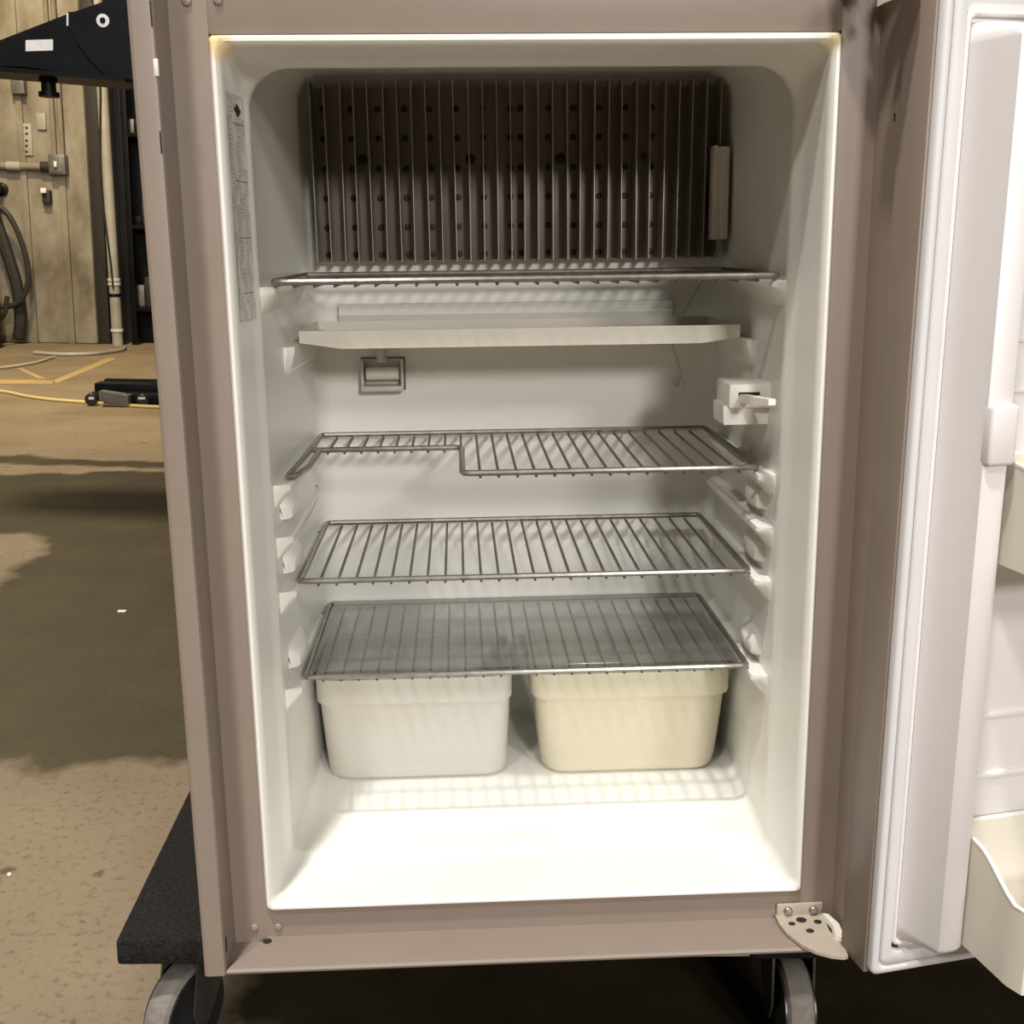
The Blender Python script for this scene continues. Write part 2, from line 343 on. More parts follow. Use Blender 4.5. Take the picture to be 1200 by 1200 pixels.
# bottom rail: upright strip, ledge and rolled front edge, mitred between the posts
BP = [(0.0, 0.0), (0.0, -0.0300), (-0.0440, -0.0300), (-0.0475, -0.0308), (-0.0492, -0.0330), (-0.0485, -0.0352), (-0.046, -0.0360), (0.012, -0.0360), (0.012, 0.0)]
def bx_(y, sgn):
    if y >= 0: return sgn*0.2505
    return -0.2535+0.0265*(y/0.0492) if sgn < 0 else 0.2600-0.0250*(y/0.0492)
part('frame_bottom_rail', MB().prism(BP, lambda y, z: (bx_(y, -1), y, z), lambda y, z: (bx_(y, 1), y, z)), TAUPE, fr, sharp=25)
part('frame_corner', MB().box((-0.2806, -0.0470, -0.0358), (-0.2500, 0.002, -0.0345)), TAUPE, fr)
part('frame_corner', MB().box((0.2500, -0.0450, -0.0358), (0.2860, 0.002, -0.0345)), TAUPE, fr)
part('frame_divider', MB().box((-0.2505, -0.0015, 0.759), (0.2505, 0.012, 0.838), 0.0015), TAUPE, fr)
part('divider_shadow_gap', MB().box((-0.2500, 0.0005, 0.7555), (0.2500, 0.010, 0.7605)), DARK, fr)
part('frame_top_rail', MB().box((-0.2505, -0.0015, 1.16), (0.2505, 0.012, ZT), 0.0015), TAUPE, fr)
# outer shell
mb = MB()
mb.box((-0.296, 0.012, -0.036), (-0.293, 0.56, ZT)); mb.box((0.293, 0.012, -0.036), (0.296, 0.56, ZT))
mb.box((-0.293, 0.012, ZT-0.003), (0.293, 0.56, ZT)); mb.box((-0.293, 0.012, -0.036), (0.293, 0.56, -0.033)); mb.box((-0.293, 0.557, -0.033), (0.293, 0.56, ZT-0.003))
part('outer_shell', mb, TAUPE, fr)
# base skid that carries the far side of the leaning cabinet
part('base_skid', MB().box((0.225, 0.03, -0.0530), (0.285, 0.54, -0.036), 0.002), WOOD, fr)
# freezer liner above the divider (outside the picture, open)
def liner_mesh(rings, n=6):
    mb = MB()
    mb.loft([[(x, y, z) for x, z in rrect(a, b, c, d, r, n, 0.012)] for (y, a, b, c, d, r) in rings], cap0=False, cap1=True); return mb
part('freezer_liner', liner_mesh([(0.0, -0.25, 0.25, 0.838, 1.16, 0.004), (-0.005, -0.246, 0.246, 0.842, 1.156, 0.01), (0.01, -0.24, 0.24, 0.848, 1.15, 0.02), (0.30, -0.225, 0.225, 0.86, 1.14, 0.03)]), LINER, fr)
# main liner
RINGS = [(0.004, -0.2508, 0.2508, -0.0008, 0.7588, 0.003), (-0.003, -0.2502, 0.2502, -0.0002, 0.7582, 0.004), (-0.0062, -0.2480, 0.2480, 0.0015, 0.7560, 0.006), (-0.0062, -0.2455, 0.2455, 0.0030, 0.7535, 0.008),
         (-0.0030, -0.2428, 0.2428, 0.0040, 0.7510, 0.011), (0.004, -0.2418, 0.2418, 0.0044, 0.7500, 0.013), (0.046, -0.2398, 0.2398, 0.0055, 0.7475, 0.020), (0.060, -0.2382, 0.2382, 0.0060, 0.7462, 0.026),
         (0.068, -0.2355, 0.2355, 0.0065, 0.7445, 0.032), (0.074, -0.2348, 0.2348, 0.0070, 0.7440, 0.034), (0.080, -0.2352, 0.2352, 0.0100, 0.7450, 0.036), (0.083, -0.2355, 0.2355, 0.0105, 0.7470, 0.036),
         (0.105, -0.2358, 0.2362, 0.0110, 0.7720, 0.034), (0.172, -0.2330, 0.2368, 0.0122, 0.7740, 0.034), (0.177, -0.2328, 0.2368, 0.0165, 0.7740, 0.034), (0.346, -0.2262, 0.2390, 0.0180, 0.7750, 0.030),
         (0.364, -0.2235, 0.2370, 0.0200, 0.7730, 0.026), (0.374, -0.2160, 0.2300, 0.0270, 0.7660, 0.020), (0.3765, -0.2080, 0.2220, 0.0350, 0.7580, 0.016)]
liner = part('liner', liner_mesh(RINGS, 8), LINER, fr, sharp=42)
# moulded gutter on the back of the liner, above the tray
gp = [(0.3775, 0.5325), (0.3655, 0.5315), (0.3690, 0.5235), (0.3660, 0.5225), (0.3660, 0.5200), (0.3705, 0.5120), (0.3775, 0.5110)]
part('gutter_moulding', MB().prism(gp, lambda y, z: (-0.196, y, z), lambda y, z: (0.186, y, z)), LINER, liner, sharp=20)
# moulded shelf rails on both side walls
SH_Z = {1: 0.5665, 2: 0.3853, 25: 0.335, 3: 0.2815, 4: 0.1840}
for sgn in (-1, 1):
    wx = lambda y: (-(0.2358-0.0105*(y-0.08)/0.28) if sgn < 0 else 0.2362+0.003*(y-0.08)/0.28)
    for k, z in SH_Z.items():
        inn = 0.0150 if k != 1 else 0.0125
        y0, y1 = (0.088, 0.345) if k != 1 else (0.074, 0.345)
        rings = []
        for y, s_ in ((y0, 0.25), (y0+0.003, 0.7), (y0+0.009, 1.0), (y0+0.04, 1.0), (y1-0.02, 0.95), (y1, 0.15)):
            w_ = wx(y); e = sgn*(0.2358-inn*s_) if sgn < 0 else (0.2362-inn*s_)
            o_ = w_+sgn*0.003; zt = z-0.0042
            rings.append([(o_, y, zt), (e+sgn*0.002, y, zt), (e, y, zt-0.0015), (e, y, zt-0.006), (e+sgn*0.003, y, zt-0.010), (o_, y, zt-0.024-0.004*s_)])
        part('shelf_rail', MB().loft(rings), LINER, liner, sharp=30)
        if k in (25, 3, 4):      # moulded stop above each rail
            rings = []
            for y, s_ in ((0.118, 0.1), (0.124, 0.8), (0.140, 1.0), (0.170, 0.85), (0.205, 0.1)):
                w_ = wx(y); o_ = w_+sgn*0.003; e = w_-sgn*0.012*s_; zt = z+0.006
                rings.append([(o_, y, zt), (e+sgn*0.002, y, zt), (e, y, zt+0.003), (e+sgn*0.001, y, zt+0.013), (e+sgn*0.006, y, zt+0.019), (o_, y, zt+0.024)])
            part('shelf_stop', MB().loft(rings), LINER, liner, sharp=40)
    # rail of the drip tray
    rings = []
    for y, s_ in ((0.180, 0.3), (0.186, 1.0), (0.34, 1.0)):
        w_ = wx(y); o_ = w_+sgn*0.003; e = w_-sgn*0.009*s_
        rings.append([(o_, y, 0.5005), (e, y, 0.5005), (e, y, 0.496), (e+sgn*0.004, y, 0.478), (o_, y, 0.470)])
    part('tray_rail', MB().loft(rings), LINER, liner, sharp=30)
# printed sticker along the left lip
ra, rb = RINGS[5], RINGS[9]
mb = MB(); nrow = 2; uvs = []
def lipx(y):
    for a, b in zip(RINGS[5:9], RINGS[6:10]):
        if a[0] <= y <= b[0]: return a[1]+(b[1]-a[1])*(y-a[0])/(b[0]-a[0])
ys = [0.007, 0.020, 0.034, 0.046, 0.055, 0.0615]
vs = [(lipx(y)+0.0006, y, z) for z in (0.5360, 0.7190) for y in ys]
n = len(ys); mb.add(vs, [(i, i+1, n+i+1, n+i) for i in range(n-1)])
lb = part('printed_label', mb, PRINT, fr, 'narrow sticker of fine black print')
uvl = lb.data.uv_layers.new(name='UVMap')
for p in lb.data.polygons:
    for li in p.loop_indices:
        vi = lb.data.loops[li].vertex_index
        uvl.data[li].uv = ((vi % n)/(n-1), vi//n)
# rivets and little slots on the frame
riv = mesh('rivet', MB().lathe((0, 0, 0), (0, -1, 0), [(-0.001, 0.0040), (0.0006, 0.0040), (0.0018, 0.0030), (0.0023, 0.0012)], 12), TAUPE)
for x, y, z in ((-0.2406, -0.0003, -0.020), (-0.2413, -0.0018, 0.7840), (0.10, -0.0018, 0.815), (-0.05, -0.0018, 0.815)): piece('rivet', riv, fr, (x, y, z))
for x, z in ((-0.2627, -0.020), (-0.2656, 0.7835)): piece('rivet', riv, fr, (x, -0.0003, z))
hole = mesh('hole', MB().lathe((0, 0, 0), (0, 0, 1), [(-0.0004, 0.0042), (0.0003, 0.0042)], 14), DARK)
piece('hole', hole, fr, (-0.2500, -0.0075, -0.0299))
part('slot', MB().box((-0.2826, -0.0493, 0.667), (-0.2816, -0.0465, 0.683)), DARK, fr)
part('slot', MB().box((-0.2826, -0.0493, 0.757), (-0.2816, -0.0465, 0.775)), DARK, fr)
part('spring_clip', MB().box((-0.2830, -0.0500, 0.7220), (-0.2795, -0.0465, 0.7345), 0.0006), PAPER, fr, 'small white clip in the frame slot')
part('slot', MB().box((0.2838, -0.0370, 0.687), (0.2848, -0.0358, 0.693)), DARK, fr)
part('slot', MB().box((-0.2812, -0.0420, -0.018), (-0.2802, -0.0370, -0.004)), DARK, fr)

# evaporator plate with fins
pl = part('evaporator_plate', MB().box((-0.2130, 0.3540, 0.5800), (0.2290, 0.3570, 0.7625), 0.0008), ALU, fr)
part('plate_spacer', MB().box((-0.20, 0.3565, 0.60), (0.21, 0.378, 0.75)), DARK, pl)
finm = mesh('fin', MB().box((-0.0004, 0.0, -0.0935), (0.0004, 0.034, 0.0935)), FINM)
for k in range(30):
    x = -0.2112+(0.2252+0.2112)*k/29
    o = piece('fin', finm, pl, (x+random.uniform(-.0008, .0008), 0.3205, 0.6725), (0, random.uniform(-0.007, 0.007), random.uniform(-0.02, 0.02)))
rv = mesh('plate_rivet', MB().lathe((0, 0, 0), (0, -1, 0), [(-0.0005, 0.0036), (0.0008, 0.0036), (0.0016, 0.0022)], 10), RIVD)
rx = [-0.2025, -0.1725, -0.1434, -0.1142, -0.0869, -0.0576, -0.0292, 0.0002, 0.0116, 0.0421, 0.0697, 0.0984, 0.1271, 0.156, 0.185]
for x in rx:
    for z in (0.7405, 0.7101, 0.6786, 0.6476, 0.6163, 0.5867): piece('plate_rivet', rv, pl, (x, 0.3536, z))
bl = mesh('plate_bolt', MB().lathe((0, 0, 0), (0, -1, 0), [(-0.0005, 0.0058), (0.0014, 0.0058), (0.0022, 0.0040)], 12), RIVD)
for x in (-0.1615, -0.0436, 0.0555, 0.150): piece('plate_bolt', bl, pl, (x, 0.3536, 0.688))
# thermistor clip on the last fin, its lead and the grommet in the back wall
cl = MB(); cl.box((0.2160, 0.3080, 0.5985), (0.2215, 0.3300, 0.6970), 0.0015); cl.box((0.2235, 0.3080, 0.5985), (0.2340, 0.3260, 0.6960), 0.0025); cl.box((0.2200, 0.3085, 0.5990), (0.2245, 0.3115, 0.6950), 0.0008)
part('sensor_clip', cl, GREYP, fr, 'grey white plastic sensor clip on the last fin')
def arc_pts(ctrl, n=8):
    P = [Vector(c) for c in ctrl]; P = [P[0]*2-P[1]]+P+[P[-1]*2-P[-2]]; out = []
    for i in range(1, len(P)-2):
        for k in range(n):
            t = k/n; a, b, c, d = P[i-1:i+3]
            out.append(0.5*((2*b)+(c-a)*t+(2*a-5*b+4*c-d)*t*t+(3*b-a-3*c+d)*t**3))
    out.append(P[-2]); return out
part('sensor_lead', MB().tube(arc_pts([(0.2255, 0.318, 0.600), (0.2260, 0.335, 0.582), (0.219, 0.362, 0.556), (0.203, 0.368, 0.524), (0.190, 0.368, 0.500), (0.186, 0.367, 0.485), (0.1935, 0.366, 0.458), (0.1965, 0.367, 0.442), (0.1940, 0.377, 0.433)]), 0.0011, 6), GREYP, fr)
part('grommet', MB().lathe((0.1946, 0.3770, 0.4349), (0, -1, 0), [(0, 0.0085), (0.002, 0.0085), (0.0032, 0.0060), (0.0020, 0.0035), (0.0002, 0.0030)], 20), LINER, fr)
# drain cup on the back wall and the short pipe that feeds it
cup = MB(); x0, x1, z0, z1 = -0.1725, -0.1245, 0.4345, 0.4700
cup.box((x0, 0.352, z0), (x0+0.003, 0.377, z1), 0.0008); cup.box((x1-0.003, 0.352, z0), (x1, 0.377, z1), 0.0008)
cup.box((x0, 0.350, z0), (x1, 0.377, z0+0.006), 0.0012); cup.box((x0+0.003, 0.372, z0), (x1-0.003, 0.377, z1), 0.0008)
cp = part('drain_cup', cup, GREYP, fr)
part('trap_roll', MB().cyl((-0.1485, 0.364, 0.4535), (1, 0, 0), 0.0075, 0.038, 16, 0.001), SWM, cp)
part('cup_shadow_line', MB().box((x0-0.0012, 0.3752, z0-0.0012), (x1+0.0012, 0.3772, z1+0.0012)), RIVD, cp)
part('drain_pipe', MB().cyl((-0.1490, 0.3600, 0.4830), (0, 0, 1), 0.0058, 0.032, 14), GREYP, fr)
# door light switch on the right wall
sw = MB(); sw.box((0.1965, 0.120, 0.4405), (0.2390, 0.176, 0.4640), 0.0025)
sp = part('light_switch', sw, SWM, fr, 'white plastic light switch with lever')
low = MB(); low.prism([(0.1925, 0.4425), (0.2390, 0.4425), (0.2390, 0.4240), (0.1935, 0.4240)], lambda x, z: (x, 0.126, z), lambda x, z: (x, 0.172, z)); part('switch_base', low, LINER, sp)
part('switch_slot', MB().box((0.2055, 0.1194, 0.4530), (0.2260, 0.1215, 0.4560)), DARK, sp)
lv = MB(); lv.loft([[(0.2065, 0.122, 0.4540), (0.2065, 0.122, 0.4460), (0.2150, 0.122, 0.4460), (0.2150, 0.122, 0.4540)], [(0.2110, 0.075, 0.4570), (0.2110, 0.075, 0.4500), (0.2180, 0.075, 0.4500), (0.2180, 0.075, 0.4570)], [(0.2150, 0.046, 0.4590), (0.2150, 0.046, 0.4535), (0.2215, 0.046, 0.4535), (0.2215, 0.046, 0.4590)]])
part('switch_lever', lv, SWM, sp)

# lower hinge bracket
hb = part('hinge_bracket', MB().box((0.2280, -0.0035, -0.0345+0.0060), (0.2715, -0.0003, -0.0140), 0.0008), HINGE, fr, 'tan metal hinge bracket at the lower corner')
out_ = [(0.2270, -0.0010), (0.2270, -0.0165), (0.2300, -0.0330), (0.2385, -0.0510), (0.2480, -0.0620), (0.2600, -0.0690), (0.2700, -0.0715), (0.2745, -0.0700), (0.2755, -0.0600), (0.2700, -0.0300), (0.2715, -0.0010)]
part('hinge_plate', MB().prism(out_, lambda x, y: (x, y, -0.0288), lambda x, y: (x, y, -0.0258)), HINGE, hb)
scr = mesh('screw', MB().lathe((0, 0, 0), (0, -1, 0), [(-0.001, 0.0042), (0.0018, 0.0042), (0.0030, 0.0030), (0.0032, 0.0010)], 12), SCREW)
for x in (0.2385, 0.2625): piece('screw', scr, hb, (x, -0.0036, -0.0205))
ph = mesh('plate_hole', MB().lathe((0, 0, 0), (0, 0, 1), [(-0.0003, 0.0036), (0.0003, 0.0036)], 12), DARK)
for x, y, s_ in ((0.2385, -0.0175, 0.8), (0.2490, -0.0120, 1.2), (0.2635, -0.0160, 0.9), (0.2520, -0.0300, 0.9)):
    o = piece('plate_hole', ph, hb, (x, y, -0.0256)); o.scale = (s_*1.15, s_, 1)
cam_ = MB(); cam_.prism([(0.2690, -0.0080), (0.2740, -0.0100), (0.2790, -0.0260), (0.2770, -0.0520), (0.2700, -0.0450), (0.2725, -0.0280)], lambda x, y: (x, y, -0.0256), lambda x, y: (x+0.001, y, -0.0215))
part('hinge_bushing', cam_, BINC, hb, 'cream plastic bushing on the hinge plate')
# middle hinge bracket (mostly above the picture, throws the pointed shadow)
ZM = 0.806
mh = part('hinge_bracket', MB().box((0.2275, -0.0045, ZM), (0.2720, -0.0018, ZM+0.016), 0.0008), HINGE, fr)
bm = bmesh.new()
def plate_with_holes(outl, holes, z0, z1):
    from mathutils.geometry import delaunay_2d_cdt
    vs = [Vector(p) for p in outl]; es = [(i, (i+1) % len(outl)) for i in range(len(outl))]
    for cx, cy, rx_, ry_ in holes:
        k = len(vs)
        for i in range(14): t = 2*math.pi*i/14; vs.append(Vector((cx+rx_*math.cos(t), cy+ry_*math.sin(t))))
        es += [(k+i, k+(i+1) % 14) for i in range(14)]
    V, Ed, Fc, *_ = delaunay_2d_cdt(vs, es, [], 1, 1e-6)
    keep = []
    for f in Fc:
        c = sum((V[i] for i in f), Vector((0, 0)))/len(f)
        if any(((c.x-h[0])/h[2])**2+((c.y-h[1])/h[3])**2 < 0.98 for h in holes): continue
        keep.append(tuple(f))
    mb = MB(); nV = len(V)
    v = [(p.x, p.y, z0) for p in V]+[(p.x, p.y, z1) for p in V]
    ff = [f for f in keep]+[tuple(i+nV for i in f)[::-1] for f in keep]
    cnt = {}
    for f in keep:
        for a, b in zip(f, f[1:]+f[:1]): cnt[(a, b)] = 1
    for (a, b) in cnt:
        if (b, a) not in cnt: ff.append((a, b, b+nV, a+nV))
    return mb.add(v, ff)
mo = [(0.2275, -0.0010), (0.2305, -0.0075), (0.2340, -0.0157), (0.2407, -0.0250), (0.2477, -0.0332), (0.2567, -0.0405), (0.2647, -0.0470), (0.2699, -0.0575), (0.2711, -0.0719), (0.2790, -0.0730), (0.2810, -0.0550), (0.2790, -0.0010)]
part('hinge_plate', plate_with_holes(mo, [(0.2545, -0.0126, 0.0040, 0.0036), (0.2704, -0.0157, 0.0030, 0.0026), (0.2440, -0.0165, 0.0024, 0.0020), (0.2605, -0.0250, 0.0030, 0.0022)], ZM, ZM+0.002), HINGE, mh)
part('hinge_bushing', MB().prism([(0.2565, -0.0620), (0.2760, -0.0620), (0.2800, -0.0820), (0.2590, -0.0920), (0.2560, -0.0800)], lambda x, y: (x, y, ZM-0.040+(0.012 if x > 0.27 else 0)), lambda x, y: (x, y, ZM)), BINC, mh, 'cream plastic bushing under the hinge plate')

# ---- the door, swung past 180 degrees
DA = 0.19; P0 = Vector((0.2812, -0.0912, 0)); EU = Vector((math.cos(DA), math.sin(DA), 0)); EN = Vector((math.sin(DA), -math.cos(DA), 0)); SAG = 0.0115
def D(u, v, z): p = P0+EU*u+EN*v; return Vector((p.x+SAG*z, p.y, z))
ZD0, ZD1, DW = -0.0285, 0.792, 0.598
def dbox(u0, u1, v0, v1, z0, z1, bev=0.0):
    mb = MB().box((u0, v0, z0), (u1, v1, z1), bev); mb.v = [tuple(D(*p)) for p in mb.v]; return mb
door = part('door', dbox(0.0, DW, -0.040, 0.0, ZD0, ZD1, 0.0012), TAUPE, fr)
part('door_liner', dbox(0.004, DW-0.004, -0.0015, 0.0022, ZD0+0.003, ZD1-0.003, 0.001), DOORW, door)
def dframe(u0, u1, z0, z1, prof):      # a closed moulding around the door: profile (inset, v)
    mb = MB(); rings = []
    for ins, v in prof: rings.append([D(u, v, z) for u, z in rrect(u0+ins, u1-ins, z0+ins, z1-ins, max(0.003, 0.006), 3)])
    mb.loft(rings, False, False); return mb
part('gasket', dframe(0.0022, DW-0.0022, ZD0+0.002, ZD1-0.002, [(0.0, 0.001), (0.0, 0.0075), (0.0015, 0.0092), (0.0055, 0.0095), (0.0070, 0.0080), (0.0072, 0.0045), (0.0086, 0.0045), (0.0090, 0.0080), (0.0105, 0.0092), (0.0185, 0.0075), (0.0200, 0.0040), (0.0202, 0.0015)]), GASK, door, sharp=50)
# raised dyke on both sides and along the top, with rounded crest
def dyke(u_o, u_c0, u_c1, u_i, z0, z1, ztop):
    prof = [(u_o, 0.001), (u_o+(u_c0-u_o)*0.15, 0.010), (u_c0-(u_c0-u_o)*0.08, 0.046), (u_c0, 0.0495), (u_c0+(u_c1-u_c0)*0.25, 0.0515), (u_c1-(u_c1-u_c0)*0.25, 0.0515), (u_c1, 0.0490), (u_i-(u_i-u_c1)*0.3, 0.020), (u_i, 0.001)]
    rings = []
    for z, k, s_ in ((z0, 0.0, 0), (z0+0.003, 0.35, 0), (z0+0.012, 0.93, 0), (z0+0.017, 1.0, 0), (z1-0.017, 1.0, 1), (z1-0.012, 0.93, 1), (z1-0.003, 0.35, 1), (z1, 0.0, 1)):
        rings.append([D(u, 0.001+(v-0.001)*k, z) for u, v in prof])
    return MB().loft(rings, True, True)
part('door_dyke', dyke(0.0255, 0.0375, 0.0585, 0.0660, 0.002, 0.752, 0), DOORW, door, sharp=50)
part('door_dyke', dyke(DW-0.0660, DW-0.0585, DW-0.0375, DW-0.0255, 0.002, 0.752, 0), DOORW, door, sharp=50)
# moulded lugs that hold the bins
for zc in (0.452,):
    for a in (0.0, DW-0.097):
        part('bin_lug', dbox(0.0368+a, 0.0600+a, 0.040, 0.0570, zc-0.022, zc+0.024, 0.003), DOORW, door, sharp=60)
# recessed inner panel with shallow horizontal ribs
part('inner_panel', dbox(0.064, DW-0.064, 0.001, 0.006, 0.006, 0.748, 0.002), DOORW, door)
for z in (0.150, 0.205, 0.480, 0.520): part('panel_rib', dbox(0.068, DW-0.068, 0.005, 0.0085, z-0.0025, z+0.0025, 0.001), DOORW, door)
part('liner_bead', dframe(0.0215, DW-0.0215, -0.002, 0.7585, [(0.0, 0.001), (0.0, 0.0060), (0.0010, 0.0078), (0.0028, 0.0078), (0.0040, 0.0060), (0.0042, 0.0010)]), DOORW, door, sharp=60)
part('screw_recess', dbox(0.0225, 0.0300, 0.0005, 0.0035, -0.006, 0.0005), DARK, door)
part('foot_strip', dbox(0.018, 0.060, 0.001, 0.0050, -0.0125, -0.0065, 0.001), DOORW, door)

# ================================================================== THINGS IN THE REFRIGERATOR
def rounded_loop(x0, x1, y0, y1, z, r=0.006, n=4):
    return [(x, y, z) for x, y in rrect(x0, x1, y0, y1, r, n)]
def shelf(label, z, x0, x1, yf, yb, step=None, sheet=False, nrod=24, thick=0.0030):
    t = thing('wire_shelf', label, 'shelf', ((x0+x1)/2, (yf+yb)/2, z-0.003), True, 'wire shelves in the refrigerator')
    if step is None:
        part('frame_wire', MB().tube(rounded_loop(x0, x1, yf, yb, z), thick, 8, True), CHROME, t)
    else:
        xs, ysn = step
        pts = [(x0, yb-0.006, z), (x0+0.002, yb-0.002, z), (x0+0.007, yb, z), (x1-0.006, yb, z), (x1-0.001, yb-0.002, z), (x1, yb-0.007, z), (x1, yf+0.006, z), (x1-0.002, yf+0.002, z), (x1-0.007, yf, z), (xs+0.008, yf, z), (xs+0.002, yf+0.002, z), (xs, yf+0.008, z),
               (xs, ysn-0.008, z), (xs-0.002, ysn-0.002, z), (xs-0.008, ysn, z), (x0+0.006, ysn, z), (x0+0.001, ysn+0.002, z), (x0, ysn+0.007, z)]
        part('frame_wire', MB().tube(pts, thick, 8, True), CHROME, t)
        part('side_arm', MB().tube([(x0-0.0005, ysn+0.03, z), (x0-0.001, ysn-0.02, z), (x0-0.003, yf+0.05, z), (x0-0.004, yf+0.012, z), (x0-0.003, yf, z), (x0+0.003, yf+0.004, z), (x0+0.007, yf+0.03, z), (x0+0.009, yf+0.055, z-0.001), (x0+0.010, ysn-0.01, z)], thick, 8), CHROME, t)
    def rodmesh(y_a, y_b):
        r = 0.0015; zz = -thick-r*0.6; h = (y_b-y_a)/2+0.0004
        return mesh('rod', MB().tube([(0, -h, zz-0.0008), (0, -h+0.0008, zz-0.0004), (0, -h+0.004, zz), (0, 0, zz), (0, h-0.004, zz), (0, h-0.0008, zz-0.0004), (0, h, zz-0.0008)], [0.0005, r*0.9, r, r, r, r*0.9, 0.0005], 6), RODM)
    full = rodmesh(yf, yb); short = rodmesh(step[1], yb) if step else None
    for k in range(nrod):
        x = x0+(x1-x0)*(k+1)/(nrod+1)
        if step and x < step[0]: piece('rod', short, t, (x, (step[1]+yb)/2, z))
        else: piece('rod', full, t, (x, (yf+yb)/2, z))
    if sheet: part('clear_cover', MB().box((x0+0.006, yf+0.005, z+0.0032), (x1-0.006, yb-0.004, z+0.0050), 0.0006), CLEAR, t, 'clear plastic cover sheet')
    return t
shelf('full depth wire shelf nearly level with the eye, below the finned plate', 0.5665, -0.2240, 0.2285, 0.080, 0.300, thick=0.0032)
shelf('wire shelf with stepped cut-out front edge, above two full shelves', SH_Z[2], -0.2205, 0.2235, 0.107, 0.354, step=(-0.060, 0.252))
shelf('plain full wire shelf between the stepped shelf and the covered shelf', SH_Z[3], -0.2190, 0.2190, 0.111, 0.354)
shelf('wire shelf with a clear plastic cover lying over the two crisper drawers', SH_Z[4], -0.2190, 0.2200, 0.108, 0.348, sheet=True)

# drip tray
tr = thing('drip_tray', 'shallow cream plastic drip tray below the finned plate', 'tray', (0, 0.27, 0.497), True)
mb = MB(); y0, y1 = 0.200, 0.345
prof = [(-0.2195, 0.5145), (-0.2195, 0.5030), (-0.1780, 0.4965), (0.1850, 0.4965), (0.2245, 0.5020), (0.2245, 0.5145)]
inn = [(0.2215, 0.5145), (0.2215, 0.5050), (0.1840, 0.5000), (-0.1770, 0.5000), (-0.2165, 0.5060), (-0.2165, 0.5145)]
mb.prism(prof+inn, lambda x, z: (x, y0+0.003, z), lambda x, z: (x, y1, z))
body = part('tray_body', mb, TRAYM, tr)
part('tray_front', MB().prism(prof, lambda x, z: (x, y0, z), lambda x, z: (x, y0+0.003, z)), TRAYM, tr)
part('tray_back', MB().prism(prof, lambda x, z: (x, y1, z), lambda x, z: (x, y1+0.003, z)), TRAYM, tr)

# crisper drawers
def drawer(label, m_, x0, x1, xb0, xb1):
    zb, zt, yf = 0.0185, 0.1430, 0.2070
    t = thing('crisper_drawer', label, 'drawer', ((x0+x1)/2, 0.28, zb), True, 'crisper drawers on the refrigerator floor')
    def ring(z, ex, ey, r):       # footprint grows from base to rim
        return [(x, y, z) for x, y in rrect(xb0-ex*(xb0-x0), xb1+ex*(x1-xb1), yf+0.012-ey*0.012, 0.352-0.010*(1-ey), r, 6)]
    prof = [(zb, -0.30, -0.9, 0.022), (zb+0.0015, -0.05, -0.3, 0.026), (zb+0.006, 0.10, 0.0, 0.028), (zb+0.016, 0.22, 0.15, 0.028), (0.060, 0.40, 0.40, 0.026), (0.110, 0.70, 0.75, 0.022), (0.1145, 0.73, 0.80, 0.022)]
    inner = [(0.135, 0.72, 0.75, 0.020), (0.060, 0.32, 0.30, 0.024), (zb+0.006, -0.05, -0.2, 0.024), (zb+0.004, -0.3, -0.9, 0.020)]
    rings = [ring(*p) for p in prof]+[ring(0.1400, 0.76, 0.82, 0.022)]+[ring(*p) for p in inner]
    b = part('drawer_body', MB().loft(rings, True, True), m_, t, sharp=60)
    rim = [ring(0.1148, 0.74, 0.80, 0.022), ring(0.1135, 1.0, 1.15, 0.022), ring(0.1150, 1.03, 1.20, 0.022), ring(0.1385, 1.07, 1.25, 0.022), ring(0.1425, 1.0, 1.18, 0.022), ring(0.1430, 0.9, 1.0, 0.022), ring(0.1400, 0.74, 0.82, 0.021)]
    part('drawer_rim', MB().loft(rim, False, False), m_, t, sharp=50)
    return t
drawer('white crisper drawer yellowed at its outer end, beside the cream drawer', DRW_W, -0.2238, -0.0110, -0.2150, -0.0180)
drawer('cream coloured crisper drawer standing beside the white drawer', DRW_C, 0.0110, 0.2290, 0.0240, 0.2170)

# door bins
def bin_(label, z0, z1, dip):
    t = thing('door_bin', label, 'bin', D(0.30, 0.06, z0), True, 'bins hung inside the refrigerator door')
    u0, u1, vb, vf = 0.0665, DW-0.0665, 0.0100, 0.118
    def outline(ins): return [(u0+ins, vb+ins), (u0+ins, vf-0.02), (u0+ins+0.004, vf-0.006), (u0+0.018, vf-ins), (u1-0.018, vf-ins), (u1-ins-0.004, vf-0.006), (u1-ins, vf-0.02), (u1-ins, vb+ins)]
    def zt(v): 
        k = min(1, max(0, (v-0.045)/0.060)); return z1-dip*(k*k*(3-2*k))
    O, I = outline(0.0), outline(0.0028)
    def dens(L_):
        out = []
        for a, b in zip(L_, L_[1:]+L_[:1]):
            nn = 8 if abs(a[0]-b[0]) < 0.01 and abs(a[1]-b[1]) > 0.03 else 1
            for k in range(nn): out.append((a[0]+(b[0]-a[0])*k/nn, a[1]+(b[1]-a[1])*k/nn))
        return out
    O, I = dens(O), dens(I)
    rings = [[D(u, v, z0) for u, v in O], [D(u, v, zt(v)) for u, v in O], [D(u, v, zt(v)) for u, v in I], [D(u, v, z0+0.003) for u, v in I]]
    part('bin_body', MB().loft(rings), BINC, t, sharp=40)
    lip = [Vector(D(u, v, zt(v))) for u, v in [(a+0.0014*(1 if a < 0.3 else -1), b) for a, b in O]]
    part('bin_lip', MB().tube(lip, 0.0021, 6, True), SWM, t)
    return t
bin_('cream door bin hung halfway up the open door', 0.3480, 0.4290, 0.012)
bin_('deep cream bin at the foot of the open door, its side dipping to the front', 0.0135, 0.1110, 0.028)

